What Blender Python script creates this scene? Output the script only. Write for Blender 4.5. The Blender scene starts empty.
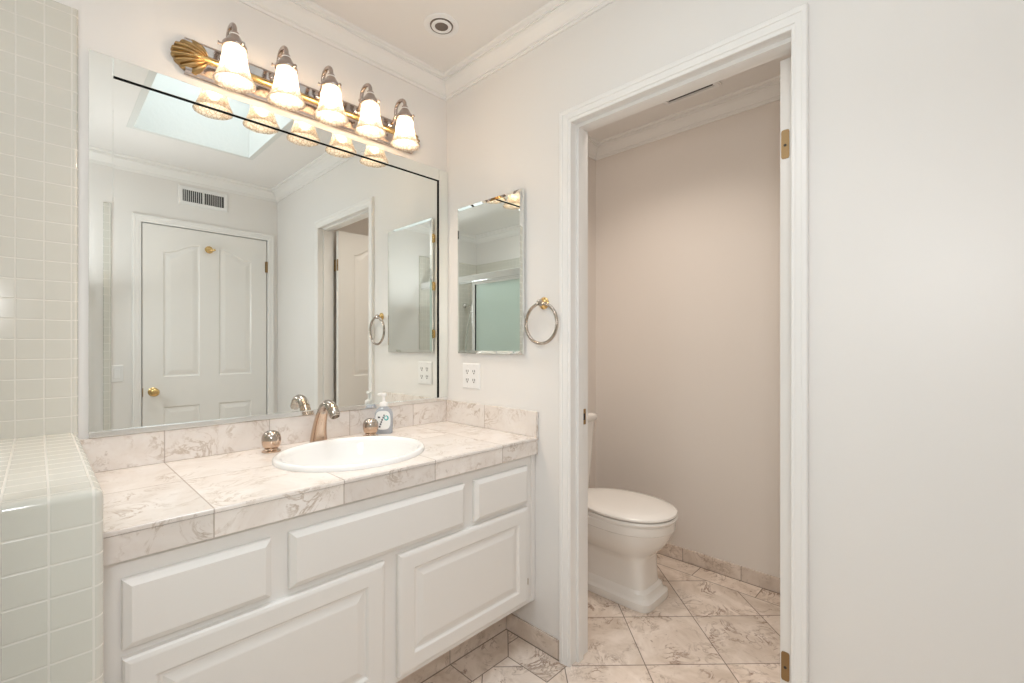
import bpy, bmesh, math, random
from mathutils import Vector, Matrix
from mathutils.geometry import tessellate_polygon

PI = math.pi
scene = bpy.context.scene
COL = scene.collection
random.seed(4)

# ------------------------------------------------------------------ camera
cam_data = bpy.data.cameras.new('camera')
cam = bpy.data.objects.new('camera', cam_data)
COL.objects.link(cam)
cam.location = (-1.391, -1.787, 1.2)
cam.rotation_euler = (PI / 2, 0, math.radians(43.98 - 90))
cam_data.sensor_width = 36.0
cam_data.lens = 458.1 / 1024 * 36.0
cam_data.shift_y = 4.33 / 1024
cam_data.clip_start = 0.01
scene.camera = cam

# ------------------------------------------------------------------ world, light levels, exposure
world = bpy.data.worlds.new('world')
scene.world = world
world.use_nodes = True
world.node_tree.nodes['Background'].inputs['Color'].default_value = (0.75, 0.85, 1.0, 1)
world.node_tree.nodes['Background'].inputs['Strength'].default_value = 0.6
SKY_POWER = 0.35          # daylight coming down through the frosted skylight
BULB_POWER = 205.0         # each lamp of the vanity light
WC_POWER = 5.6            # added fill light under the toilet room ceiling
SHOWER_POWER = 7.6          # added fill light above the shower
scene.view_settings.view_transform = 'Standard'
scene.view_settings.look = 'None'
scene.view_settings.gamma = 1.0
scene.view_settings.use_curve_mapping = False
scene.view_settings.exposure = 0.05
scene.cycles.max_bounces = 12
scene.cycles.diffuse_bounces = 6
scene.cycles.glossy_bounces = 8
scene.cycles.transmission_bounces = 8
scene.cycles.transparent_max_bounces = 12
scene.cycles.sample_clamp_indirect = 6.0


def area_light(name, loc, size, size_y, power, color, rot=(0, 0, 0)):
    l = bpy.data.lights.new(name, 'AREA')
    l.shape = 'RECTANGLE'
    l.size, l.size_y, l.energy, l.color = size, size_y, power, color
    o = bpy.data.objects.new(name, l)
    COL.objects.link(o)
    o.location = loc
    o.rotation_euler = rot
    return o


# ------------------------------------------------------------------ room dimensions (metres)
CEIL = 2.48
XL, YB = -2.26, -2.2913           # far shower wall, wall behind the camera
WCX0, WCX1, WCY0, WCY1 = 0.11, 1.115, -1.53, -0.12
OPY0, OPY1, OPZ = -1.4826, -0.752, 2.04   # clear toilet-room doorway
TILE = 0.0534
SKX0, SKX1, SKY0, SKY1 = -1.0, -0.39, -1.68, -0.5

sun_shaft = area_light('skylight_daylight', ((SKX0 + SKX1) / 2, (SKY0 + SKY1) / 2, CEIL + .98), .55, 1.1, 10.0, (.86, .94, 1.0))
sun_shaft.data.spread = math.radians(105)
# the photographer's strobe: a small soft head above the camera and its bounce off the ceiling
area_light('strobe_head', (-1.46, -1.84, 1.52), .2, .2, 7.5, (.985, .99, 1.0), (math.radians(78), 0, math.radians(43.98 - 90)))
area_light('bounce_strobe', (-1.28, -1.80, 1.45), .2, .2, 3.5, (.95, .98, 1.0), (PI, 0, 0)).data.spread = math.radians(150)
area_light('toilet_room_fill', (.36, -.72, CEIL - .02), .3, .5, WC_POWER, (1.0, .90, .80)).data.spread = math.radians(128)  # no fixture here: light added to brighten the toilet room
area_light('shower_fill', (-1.90, -.98, CEIL - .02), .3, .3, SHOWER_POWER, (.97, .985, 1.0))  # added unseen light that lifts the shower and the room beyond it

BH, BT = .072, .0095                      # baseboard height and thickness

# ------------------------------------------------------------------ node helpers
class NT:
    def __init__(s, name):
        s.m = bpy.data.materials.new(name)
        s.m.use_nodes = True
        s.t = s.m.node_tree
        s.t.nodes.clear()
        s.out = s.t.nodes.new('ShaderNodeOutputMaterial')

    def n(s, typ, **kw):
        nd = s.t.nodes.new(typ)
        for k, v in kw.items():
            setattr(nd, k, v)
        return nd

    def link(s, a, b):
        s.t.links.new(a, b)

    def put(s, sock, v):
        if isinstance(v, bpy.types.NodeSocket):
            s.link(v, sock)
        else:
            sock.default_value = v

    def math(s, op, a, b=None, c=None, clamp=False):
        nd = s.n('ShaderNodeMath', operation=op, use_clamp=clamp)
        s.put(nd.inputs[0], a)
        if b is not None:
            s.put(nd.inputs[1], b)
        if c is not None:
            s.put(nd.inputs[2], c)
        return nd.outputs[0]

    def mix(s, f, a, b):
        nd = s.n('ShaderNodeMix', data_type='RGBA')
        s.put(nd.inputs[0], f)
        for i, v in ((6, a), (7, b)):
            if not isinstance(v, bpy.types.NodeSocket):
                v = (*v, 1)
            s.put(nd.inputs[i], v)
        return nd.outputs[2]

    def noise(s, vec, scale, detail=4, rough=.5, dist=0.0):
        nd = s.n('ShaderNodeTexNoise')
        s.link(vec, nd.inputs['Vector'])
        nd.inputs['Scale'].default_value = scale
        nd.inputs['Detail'].default_value = detail
        nd.inputs['Roughness'].default_value = rough
        nd.inputs['Distortion'].default_value = dist
        return nd.outputs['Fac']

    def ramp(s, f, lo, hi):
        nd = s.n('ShaderNodeMapRange', clamp=True)
        s.put(nd.inputs[0], f)
        nd.inputs[1].default_value = lo
        nd.inputs[2].default_value = hi
        return nd.outputs[0]

    def pos(s):
        g = s.n('ShaderNodeNewGeometry')
        sp = s.n('ShaderNodeSeparateXYZ')
        s.link(g.outputs['Position'], sp.inputs[0])
        return g, sp.outputs

    def bsdf(s, color, rough=.5, metal=0.0, bump=None, bump_s=.3, bump_d=.002, **kw):
        b = s.n('ShaderNodeBsdfPrincipled')
        if isinstance(color, tuple):
            color = (*color, 1)
        s.put(b.inputs['Base Color'], color)
        s.put(b.inputs['Roughness'], rough)
        s.put(b.inputs['Metallic'], metal)
        for k, v in kw.items():
            s.put(b.inputs[k], v)
        if bump is not None:
            bp = s.n('ShaderNodeBump')
            bp.inputs['Strength'].default_value = bump_s
            bp.inputs['Distance'].default_value = bump_d
            s.link(bump, bp.inputs['Height'])
            s.link(bp.outputs[0], b.inputs['Normal'])
        s.link(b.outputs[0], s.out.inputs[0])
        return b

    def line(s, c, off, size, w):
        """1 on a grout line of width w repeating every size along c"""
        t = s.math('DIVIDE', s.math('SUBTRACT', c, off), size)
        d = s.math('MULTIPLY', s.math('ABSOLUTE', s.math('SUBTRACT', s.math('FRACT', s.math('ADD', t, .5)), .5)), size)
        return s.ramp(d, w * .75, w * .35)

    def cell(s, c, off, size):
        return s.math('FLOOR', s.math('DIVIDE', s.math('SUBTRACT', c, off), size))

    def near(s, c, v, w):
        return s.ramp(s.math('ABSOLUTE', s.math('SUBTRACT', c, v)), w * .75, w * .35)


def plain(name, color, rough=.5, metal=0.0, noise_scale=0, bump_s=.05, **kw):
    m = NT(name)
    bump = None
    if noise_scale:
        g, p = m.pos()
        bump = m.noise(g.outputs['Position'], noise_scale, 3)
    m.bsdf(color, rough, metal, bump, bump_s, **kw)
    return m.m


M = {}
M['wall'] = plain('painted_plaster', (.80, .782, .762), .42, noise_scale=160, bump_s=.05)
M['wc_wall'] = plain('painted_plaster_toilet_room', (.78, .725, .675), .55, noise_scale=160, bump_s=.05)
M['ceil'] = plain('ceiling_paint', (.82, .80, .78), .6, noise_scale=120, bump_s=.06)
M['shaft'] = plain('textured_shaft_paint', (.72, .73, .71), .7, noise_scale=45, bump_s=.35)
M['trim'] = plain('trim_enamel', (.845, .835, .82), .28)
M['cabinet'] = plain('cabinet_enamel', (.82, .80, .775), .33, noise_scale=220, bump_s=.03)
M['door'] = plain('door_enamel', (.82, .805, .78), .3)
M['porcelain'] = plain('porcelain', (.88, .875, .865), .07, **{'Coat Weight': .4, 'Coat Roughness': .03})
M['biscuit'] = plain('toilet_china', (.86, .83, .79), .09, **{'Coat Weight': .4, 'Coat Roughness': .03})
M['seat'] = plain('seat_plastic', (.86, .83, .79), .18)
M['plastic'] = plain('white_plastic', (.84, .835, .83), .3)
M['slot'] = plain('dark_slot', (.04, .035, .03), .6)
M['chrome'] = plain('chrome', (.83, .82, .80), .07, 1.0)
M['nickel'] = plain('nickel_plate', (.47, .41, .38), .1, 1.0)
M['satin'] = plain('satin_nickel', (.47, .41, .36), .2, 1.0)
M['bronze'] = plain('champagne_bronze', (.60, .46, .36), .17, 1.0)
M['brass'] = plain('brass', (.72, .50, .22), .2, 1.0)
M['antique'] = plain('antique_brass', (.42, .28, .13), .32, 1.0)
M['hinge'] = plain('aged_brass_hinge', (.34, .23, .12), .45, 1.0)
M['alu'] = plain('polished_aluminium', (.86, .87, .87), .14, 1.0)
M['mirror'] = plain('mirror_glass', (.90, .925, .905), .0, 1.0)
M['mirror2'] = plain('cabinet_mirror_glass', (.90, .925, .905), .0, 1.0)
M['black'] = plain('black_edge', (.006, .006, .006), .7, **{'Specular IOR Level': .05})
M['dark'] = plain('dark_recess', (.03, .028, .025), .8)
M['grey_vent'] = plain('vent_enamel', (.72, .72, .71), .4)
M['teal'] = plain('teal_ink', (.05, .42, .42), .5)
M['ink'] = plain('dark_ink', (.05, .05, .07), .5)
M['bulb_off'] = plain('reflector_lamp_glass', (.33, .26, .16), .2)
M['gap'] = plain('grey_gap', (.16, .13, .11), .7)
M['paper'] = plain('label_paper', (.88, .89, .88), .45)


def mat_tile():
    m = NT('ceramic_wall_tile')
    g, p = m.pos()
    ns = m.n('ShaderNodeSeparateXYZ')
    m.link(g.outputs['True Normal'], ns.inputs[0])
    w = .0030
    masks = []
    for i, off in ((0, -1.3243), (1, -.7215), (2, .951)):
        k = m.math('LESS_THAN', m.math('ABSOLUTE', ns.outputs[i]), .55)
        masks.append(m.math('MULTIPLY', m.line(p[i], off, TILE, w), k))
    mk = m.math('MAXIMUM', m.math('MAXIMUM', masks[0], masks[1]), masks[2])
    n = m.noise(g.outputs['Position'], 9, 2)
    base = m.mix(n, (.63, .622, .565), (.665, .652, .598))
    col = m.mix(mk, base, (.715, .695, .645))
    rough = m.math('MULTIPLY_ADD', mk, .5, .12)
    m.bsdf(col, rough, 0, m.math('SUBTRACT', 1.0, mk), .35, .002)
    return m.m


def marble_nodes(m, g, cellvec, c_light, c_mid, c_vein, scale=1.0, vein=1.0):
    add = m.n('ShaderNodeVectorMath', operation='MULTIPLY_ADD')
    wn = m.n('ShaderNodeTexWhiteNoise', noise_dimensions='3D')
    m.link(cellvec, wn.inputs['Vector'])
    m.link(wn.outputs['Color'], add.inputs[0])
    add.inputs[1].default_value = (7, 7, 7)
    m.link(g.outputs['Position'], add.inputs[2])
    v = add.outputs[0]
    big = m.noise(v, 5 * scale, 8, .62, 1.2)
    col = m.mix(m.ramp(big, .36, .66), c_light, c_mid)
    vn = m.noise(v, 7.5 * scale, 9, .62, 2.2)
    veins = m.ramp(m.math('ABSOLUTE', m.math('SUBTRACT', vn, .5)), .045, .0)
    patch = m.ramp(m.noise(v, 6.5 * scale, 5, .6, .6), .46, .64)
    vm = m.math('MULTIPLY', m.math('MULTIPLY', veins, patch), .85 * vein)
    col = m.mix(vm, col, c_vein)
    pits = m.math('MULTIPLY', m.ramp(m.noise(v, 46 * scale, 4, .6, .5), .62, .72), m.ramp(m.noise(v, 9 * scale, 3), .5, .6))
    col = m.mix(m.math('MULTIPLY', pits, .6 * vein), col, tuple(a * .75 for a in c_vein))
    tone = m.math('MULTIPLY_ADD', wn.outputs['Value'], .14, .93)
    hsv = m.n('ShaderNodeHueSaturation')
    m.link(col, hsv.inputs['Color'])
    m.link(tone, hsv.inputs['Value'])
    return hsv.outputs[0]


def combine(m, a, b, c):
    nd = m.n('ShaderNodeCombineXYZ')
    for i, v in enumerate((a, b, c)):
        m.put(nd.inputs[i], v)
    return nd.outputs[0]


def mat_counter():
    m = NT('cream_marble_tile')
    g, p = m.pos()
    ns = m.n('ShaderNodeSeparateXYZ')
    m.link(g.outputs['True Normal'], ns.inputs[0])
    S = .305
    offs = (-1.115, -.285, 1.6)
    masks, cells = [], []
    for i in range(3):
        k = m.math('LESS_THAN', m.math('ABSOLUTE', ns.outputs[i]), .6)
        masks.append(m.math('MULTIPLY', m.line(p[i], offs[i], S, .0028), k))
        cells.append(m.math('MULTIPLY', m.cell(p[i], offs[i], S), k))
    mk = m.math('MAXIMUM', masks[0], m.math('MAXIMUM', masks[1], masks[2]))
    top = m.math('GREATER_THAN', ns.outputs[2], .6)
    cv = combine(m, m.math('ADD', cells[0], m.math('MULTIPLY', top, 31.0)), cells[1], cells[2])
    col = marble_nodes(m, g, cv, (.83, .785, .75), (.75, .685, .635), (.47, .375, .30), 1.25)
    col = m.mix(m.math('MULTIPLY', mk, .75), col, (.40, .33, .28))
    m.bsdf(col, .2, 0, m.math('SUBTRACT', 1.0, mk), .3, .0015)
    return m.m


def mat_floor():
    m = NT('diagonal_marble_floor')
    g, p = m.pos()
    x, y = p[0], p[1]
    S = .305
    q = m.math('MULTIPLY', m.math('SUBTRACT', x, y), .70711)
    s = m.math('MULTIPLY', m.math('ADD', x, y), .70711)
    W = .0034
    lt = lambda a, b: m.math('LESS_THAN', a, b)
    gt = lambda a, b: m.math('GREATER_THAN', a, b)
    mul = lambda *a: a[0] if len(a) == 1 else m.math('MULTIPLY', a[0], mul(*a[1:]))
    dt = m.math('SUBTRACT', -.42, y)                 # distance from the toe kick
    dr = m.math('MULTIPLY', x, -1.0)                 # distance from the doorway wall
    main = lt(x, .0)
    zt = mul(main, lt(dt, .127), lt(dt, dr))
    zr = mul(main, lt(dr, .129), gt(dt, dr), gt(y, -.742))
    zc = mul(gt(x, WCX1 - .13), lt(y, 9.0))
    border = m.math('MAXIMUM', zt, m.math('MAXIMUM', zr, zc))
    diag = m.math('MAXIMUM', m.line(q, .812, S, W), m.line(s, -.229, S, W))
    bl = m.math('MAXIMUM', mul(zt, m.line(x, -.311, S, W)), mul(m.math('MAXIMUM', zr, zc), m.line(y, -.80, S, W)))
    # edges of the borders
    et = mul(main, m.near(dt, .127, W), gt(dr, .127))
    er = mul(main, m.near(dr, .129, W), gt(dt, .127), gt(y, -.742))
    ee = mul(main, m.near(y, -.742, W), lt(dr, .13))
    em = mul(main, m.near(m.math('SUBTRACT', dt, dr), 0.0, W * 1.4), lt(dr, .13))
    ec = m.near(x, WCX1 - .13, W)
    wt = mul(main, m.near(dt, .002, W * 1.6))
    wr = mul(main, m.near(dr, BT + .002, W * 1.6), gt(y, -.705))
    wc = m.near(x, WCX1 - BT - .002, W * 1.6)
    inv = m.math('SUBTRACT', 1.0, border)
    mk = mul(diag, inv)
    for e in (bl, et, er, ee, em, ec, wt, wr, wc):
        mk = m.math('MAXIMUM', mk, e)
    cb = m.math('MULTIPLY_ADD', border, 40.0, m.math('MULTIPLY', zt, 11.0))
    ca = m.math('ADD', mul(inv, m.cell(q, .812, S)), mul(border, m.cell(y, -.80, S), m.math('SUBTRACT', 1.0, zt)))
    cc = m.math('ADD', mul(inv, m.cell(s, -.229, S)), mul(zt, m.cell(x, -.311, S)))
    col = marble_nodes(m, g, combine(m, ca, cc, cb), (.84, .735, .65), (.64, .525, .435), (.26, .165, .115), 1.15, 1.1)
    col = m.mix(m.math('MULTIPLY', mk, .9), col, (.20, .155, .125))
    m.bsdf(col, .22, 0, m.math('SUBTRACT', 1.0, mk), .3, .0015)
    return m.m


def mat_base():
    m = NT('marble_base_tile')
    g, p = m.pos()
    ns = m.n('ShaderNodeSeparateXYZ')
    m.link(g.outputs['True Normal'], ns.inputs[0])
    masks = []
    for i, off in ((0, -.311), (1, -1.004)):
        k = m.math('LESS_THAN', m.math('ABSOLUTE', ns.outputs[i]), .6)
        masks.append(m.math('MULTIPLY', m.line(p[i], off, .305, .003), k))
    mk = m.math('MAXIMUM', *masks)
    cv = combine(m, m.cell(p[0], -.311, .305), m.cell(p[1], -1.004, .305), 3.0)
    col = marble_nodes(m, g, cv, (.80, .70, .62), (.64, .535, .455), (.32, .225, .16), 1.25)
    col = m.mix(m.math('MULTIPLY', mk, .8), col, (.25, .19, .15))
    m.bsdf(col, .25)
    return m.m


def mat_shade():
    m = NT('frosted_crackle_glass')
    g, p = m.pos()
    tc = m.n('ShaderNodeTexCoord')
    n1 = m.noise(tc.outputs['Object'], 85, 3, .6, 2.0)
    vor = m.n('ShaderNodeTexVoronoi', feature='DISTANCE_TO_EDGE')
    vor.inputs['Scale'].default_value = 75
    m.link(tc.outputs['Object'], vor.inputs['Vector'])
    crack = m.ramp(vor.outputs['Distance'], .12, .02)
    tr = m.n('ShaderNodeBsdfTranslucent')
    m.link(m.mix(crack, (.98, .95, .90), (.55, .42, .30)), tr.inputs['Color'])
    df = m.n('ShaderNodeBsdfDiffuse')
    df.inputs['Color'].default_value = (.85, .80, .72, 1)
    tp = m.n('ShaderNodeBsdfTransparent')
    tp.inputs['Color'].default_value = (.98, .95, .90, 1)
    gl = m.n('ShaderNodeBsdfGlossy')
    gl.inputs['Roughness'].default_value = .12
    bp = m.n('ShaderNodeBump')
    bp.inputs['Strength'].default_value = .6
    bp.inputs['Distance'].default_value = .003
    m.link(m.math('ADD', n1, crack), bp.inputs['Height'])
    for nd in (tr, df, gl):
        m.link(bp.outputs[0], nd.inputs['Normal'])

    def mx(f, a, b):
        nd = m.n('ShaderNodeMixShader')
        m.put(nd.inputs[0], f)
        m.link(a.outputs[0], nd.inputs[1])
        m.link(b.outputs[0], nd.inputs[2])
        return nd
    a = mx(.25, tr, df)
    b = mx(m.math('MULTIPLY_ADD', n1, .35, .12), a, tp)
    fr = m.n('ShaderNodeFresnel')
    fr.inputs[0].default_value = 1.45
    c = mx(m.math('MULTIPLY', fr.outputs[0], .8), b, gl)
    m.link(c.outputs[0], m.out.inputs[0])
    return m.m


def mat_emit(name, color, strength):
    m = NT(name)
    e = m.n('ShaderNodeEmission')
    e.inputs[0].default_value = (*color, 1)
    e.inputs[1].default_value = strength
    m.link(e.outputs[0], m.out.inputs[0])
    return m.m


def mat_glass(name, color, rough, alpha):
    """thin sheet: part passes straight through, part is scattered"""
    m = NT(name)
    tr = m.n('ShaderNodeBsdfTranslucent')
    tr.inputs[0].default_value = (*color, 1)
    df = m.n('ShaderNodeBsdfDiffuse')
    df.inputs[0].default_value = (*color, 1)
    tp = m.n('ShaderNodeBsdfTransparent')
    tp.inputs[0].default_value = (*color, 1)
    gl = m.n('ShaderNodeBsdfGlossy')
    gl.inputs['Roughness'].default_value = rough

    def mx(f, a, b):
        nd = m.n('ShaderNodeMixShader')
        nd.inputs[0].default_value = f
        m.link(a.outputs[0], nd.inputs[1])
        m.link(b.outputs[0], nd.inputs[2])
        return nd
    c = mx(.07, mx(alpha, mx(.5, tr, df), tp), gl)
    m.link(c.outputs[0], m.out.inputs[0])
    return m.m


M['tile'] = mat_tile()
M['counter'] = mat_counter()
M['floor'] = mat_floor()
M['base'] = mat_base()
M['shade'] = mat_shade()
M['bulb'] = mat_emit('lit_bulb', (1.0, .76, .54), BULB_POWER)
M['sky'] = mat_emit('daylit_acrylic', (.90, .96, 1.0), SKY_POWER)
M['obscure'] = mat_glass('obscure_glass', (.80, .90, .87), .25, .12)
M['bottle'] = mat_glass('clear_blue_plastic', (.74, .78, .84), .08, .45)

# ------------------------------------------------------------------ mesh builder
class MB:
    def __init__(s):
        s.bm = bmesh.new()

    def _add(s, verts, faces):
        vs = [s.bm.verts.new(v) for v in verts]
        for f in faces:
            try:
                s.bm.faces.new([vs[i] for i in f])
            except ValueError:
                pass
        return vs

    def box(s, x0, x1, y0, y1, z0, z1, bev=0.0, seg=2):
        t = bmesh.new()
        bmesh.ops.create_cube(t, size=1)
        for v in t.verts:
            v.co = Vector(((x0 + x1) / 2 + v.co.x * (x1 - x0), (y0 + y1) / 2 + v.co.y * (y1 - y0), (z0 + z1) / 2 + v.co.z * (z1 - z0)))
        if bev:
            bmesh.ops.bevel(t, geom=list(t.edges), offset=bev, segments=seg, affect='EDGES', profile=.5)
        s.merge(t)
        return s

    def merge(s, t):
        mp = {v: s.bm.verts.new(v.co) for v in t.verts}
        for f in t.faces:
            try:
                s.bm.faces.new([mp[v] for v in f.verts])
            except ValueError:
                pass
        t.free()

    def rings(s, rings, close=True, cap0=True, cap1=True):
        """loft rings (lists of points, same length)"""
        vr = [[s.bm.verts.new(p) for p in r] for r in rings]
        n = len(vr[0])
        for a, b in zip(vr, vr[1:]):
            for i in range(n if close else n - 1):
                j = (i + 1) % n
                try:
                    s.bm.faces.new((a[i], a[j], b[j], b[i]))
                except ValueError:
                    pass
        for flag, r in ((cap0, vr[0]), (cap1, vr[-1])):
            if flag and close:
                try:
                    s.bm.faces.new(r)
                except ValueError:
                    pass
        return s

    def lathe(s, prof, loc=(0, 0, 0), axis=(0, 0, 1), seg=32, cap0=True, cap1=True, wob=None):
        rot = Vector((0, 0, 1)).rotation_difference(Vector(axis)).to_matrix()
        rg = []
        for k, (r, h) in enumerate(prof):
            r = max(r, .0002)
            rg.append([Vector(loc) + rot @ Vector((r * (1 + (wob(i / seg, k) if wob else 0)) * math.cos(2 * PI * i / seg), r * (1 + (wob(i / seg, k) if wob else 0)) * math.sin(2 * PI * i / seg), h)) for i in range(seg)])
        return s.rings(rg, True, cap0, cap1)

    def tube(s, pts, rad, seg=12, closed=False, smooth=0, flat=(1, 1)):
        pts = [Vector(p) for p in pts]
        n = len(pts)
        if not hasattr(rad, '__len__'):
            rad = [rad] * n
        rg = []
        up = None
        for i, p in enumerate(pts):
            a = pts[(i - 1) % n] if closed or i > 0 else p
            b = pts[(i + 1) % n] if closed or i < n - 1 else p
            d = (b - a).normalized()
            if up is None:
                up = Vector((1, 0, 0)) if abs(d.x) < .8 else Vector((0, 0, 1))
            u = (up - d * up.dot(d)).normalized()
            up = u
            v = d.cross(u)
            rg.append([p + (u * math.cos(2 * PI * k / seg) * flat[0] + v * math.sin(2 * PI * k / seg) * flat[1]) * rad[i] for k in range(seg)])
        if closed:
            rg.append(rg[0])
            s.rings(rg, True, False, False)
            bmesh.ops.remove_doubles(s.bm, verts=s.bm.verts, dist=1e-6)
        else:
            s.rings(rg)
        return s

    def sweep(s, path, prof, closed, to3d):
        """mitred moulding: path 2D, prof [(offset to the left of the path, height)], to3d(x, y, h)"""
        P = [Vector(p) for p in path]
        n = len(P)
        rg = []
        for i in range(n):
            d1 = (P[i] - P[i - 1]).normalized() if (closed or i > 0) else None
            d2 = (P[(i + 1) % n] - P[i]).normalized() if (closed or i < n - 1) else None
            d1 = d1 or d2
            d2 = d2 or d1
            n1, n2 = Vector((-d1.y, d1.x)), Vector((-d2.y, d2.x))
            mt = (n1 + n2) / (1 + n1.dot(n2))
            rg.append([Vector(to3d(*(P[i] + mt * w), h)) for w, h in prof])
        vr = [[s.bm.verts.new(p) for p in r] for r in rg]
        m = len(prof)
        for i in range(n if closed else n - 1):
            a, b = vr[i], vr[(i + 1) % n]
            for k in range(m):
                j = (k + 1) % m
                s.bm.faces.new((a[k], a[j], b[j], b[k]))
        if not closed:
            s.bm.faces.new(vr[0])
            s.bm.faces.new(vr[-1])
        return s

    def prism(s, poly, to3d, h0, h1, holes=()):
        """extruded 2D polygon with holes"""
        loops = [poly] + list(holes)
        flat = [p for l in loops for p in l]
        tris = tessellate_polygon([[Vector((p[0], p[1], 0)) for p in l] for l in loops])
        a = [s.bm.verts.new(to3d(p[0], p[1], h0)) for p in flat]
        b = [s.bm.verts.new(to3d(p[0], p[1], h1)) for p in flat]
        for t in tris:
            for r in (a, b):
                try:
                    s.bm.faces.new([r[i] for i in t])
                except ValueError:
                    pass
        o = 0
        for l in loops:
            k = len(l)
            for i in range(k):
                j = (i + 1) % k
                s.bm.faces.new((a[o + i], a[o + j], b[o + j], b[o + i]))
            o += k
        return s

    def build(s, name, mat, parent=None, smooth=False, angle=35):
        bm = s.bm
        bmesh.ops.recalc_face_normals(bm, faces=bm.faces)
        off = Vector((0, 0, 0))
        p = parent
        while p:
            off += p.location
            p = p.parent
        for v in bm.verts:
            v.co -= off
        me = bpy.data.meshes.new(name)
        bm.to_mesh(me)
        bm.free()
        me.materials.append(M[mat] if isinstance(mat, str) else mat)
        if smooth:
            for f in me.polygons:
                f.use_smooth = True
            if angle:
                me.set_sharp_from_angle(angle=math.radians(angle))
        o = bpy.data.objects.new(name, me)
        COL.objects.link(o)
        if parent:
            o.parent = parent
        return o


def tag(o, label, cat, group=None, kind=None):
    o['label'] = label
    o['category'] = cat
    if group:
        o['group'] = group
    if kind:
        o['kind'] = kind
    return o


def thing(name, label, cat, loc, group=None, kind=None):
    o = bpy.data.objects.new(name, None)
    o.empty_display_size = .05
    COL.objects.link(o)
    o.location = loc
    return tag(o, label, cat, group, kind)


def struct(mb, name, mat, label, cat, **kw):
    return tag(mb.build(name, mat, None, **kw), label, cat, None, 'structure')


def centre(o):
    """move a single-mesh top-level thing's origin to its base"""
    co = [v.co for v in o.data.vertices]
    c = Vector(((min(v.x for v in co) + max(v.x for v in co)) / 2, (min(v.y for v in co) + max(v.y for v in co)) / 2, min(v.z for v in co)))
    for v in o.data.vertices:
        v.co -= c
    o.location = c
    return o


# ================================================================== ROOM SHELL
T = .11
mb = MB(); mb.box(XL - T, WCX1 + T, YB - T, T, -.05, 0)
struct(mb, 'floor', 'floor', 'beige brown marble tile floor laid on the diagonal', 'floor')

mb = MB()
mb.prism([(XL - T, YB - T), (WCX1 + T, YB - T), (WCX1 + T, T), (XL - T, T)], lambda x, y, h: (x, y, h), CEIL, CEIL + .04,
         [[(SKX0 - .0305, SKY0 - .0305), (SKX1 + .0305, SKY0 - .0305), (SKX1 + .0305, SKY1 + .0305), (SKX0 - .0305, SKY1 + .0305)]])
struct(mb, 'ceiling', 'ceil', 'flat off white painted ceiling above the vanity and doorway', 'ceiling')

# skylight: plastered shaft, frame and daylit acrylic
win = thing('window_1', 'rectangular skylight well seen in the big mirror', 'skylight', ((SKX0 + SKX1) / 2, (SKY0 + SKY1) / 2, CEIL), kind='structure')
mb = MB()
for a in ((SKX0 - .03, SKX0, SKY0 - .03, SKY1 + .03), (SKX1, SKX1 + .03, SKY0 - .03, SKY1 + .03), (SKX0, SKX1, SKY0 - .03, SKY0), (SKX0, SKX1, SKY1, SKY1 + .03)):
    mb.box(*a, CEIL, CEIL + 1.0)
mb.build('shaft', 'shaft', win)
mb = MB(); mb.box(SKX0 - .03, SKX1 + .03, SKY0 - .03, SKY1 + .03, CEIL + 1.0, CEIL + 1.015)
mb.build('acrylic_pane', 'sky', win)

mb = MB(); mb.box(XL - T, T, 0, T, 0, CEIL)
struct(mb, 'wall_left', 'wall', 'off white wall behind the big mirror and vanity light', 'wall')
mb = MB()
mb.prism([(XL - T, 0), (-.893, 0), (-.893, 2.068), (-.0755, 2.068), (-.0755, 0), (WCX1 + T, 0), (WCX1 + T, CEIL), (XL - T, CEIL)], lambda x, z, h: (x, h, z), YB - .06, YB)
mb.box(XL - T, WCX1 + T, YB - T, YB - .06, 0, CEIL)
struct(mb, 'wall_back', 'wall', 'off white wall with entry door and vent, seen in the mirror', 'wall')
mb = MB(); mb.box(XL - T, XL, YB, 0, 0, CEIL)
struct(mb, 'wall_shower', 'wall', 'far wall of the shower, seen in the cabinet mirror', 'wall')
J = .019
mb = MB()
mb.prism([(YB, 0), (OPY0 - J, 0), (OPY0 - J, OPZ + J), (OPY1 + J, OPZ + J), (OPY1 + J, 0), (0, 0), (0, CEIL), (YB, CEIL)], lambda y, z, h: (h, y, z), 0, T)
struct(mb, 'wall_right', 'wall', 'off white wall with doorway to the toilet room', 'wall')
mb = MB(); mb.box(WCX1, WCX1 + T, YB, T, 0, CEIL)
struct(mb, 'wall_far', 'wc_wall', 'beige wall beyond the toilet', 'wall')
mb = MB(); mb.box(WCX0, WCX1, WCY1, T, 0, CEIL)
struct(mb, 'wall_end', 'wc_wall', 'beige wall behind the toilet tank', 'wall')
mb = MB(); mb.box(WCX0, WCX1, WCY0 - T, WCY0, 0, CEIL)
struct(mb, 'wall_near', 'wc_wall', 'beige toilet room wall behind the open door leaf', 'wall')

# crown mouldings
CROWN = [(0, .0), (.0, .084), (.007, .084), (.009, .074), (.013, .074), (.013, .067), (.017, .064), (.024, .052), (.036, .036), (.046, .028), (.050, .027), (.050, .021), (.055, .021), (.055, .013), (.066, .009), (.068, .0)]
mb = MB()
mb.sweep([(XL, YB), (0, YB), (0, 0), (XL, 0)], CROWN, True, lambda x, y, h: (x, y, CEIL - h))
struct(mb, 'trim_1', 'trim', 'white crown moulding along the bathroom ceiling', 'crown moulding', smooth=True, angle=10)
mb = MB()
mb.sweep([(WCX0, WCY0), (WCX1, WCY0), (WCX1, WCY1), (WCX0, WCY1)], CROWN, True, lambda x, y, h: (x, y, CEIL - h))
struct(mb, 'trim_2', 'trim', 'crown moulding inside the toilet room above the doorway', 'crown moulding', smooth=True, angle=10)

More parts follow.
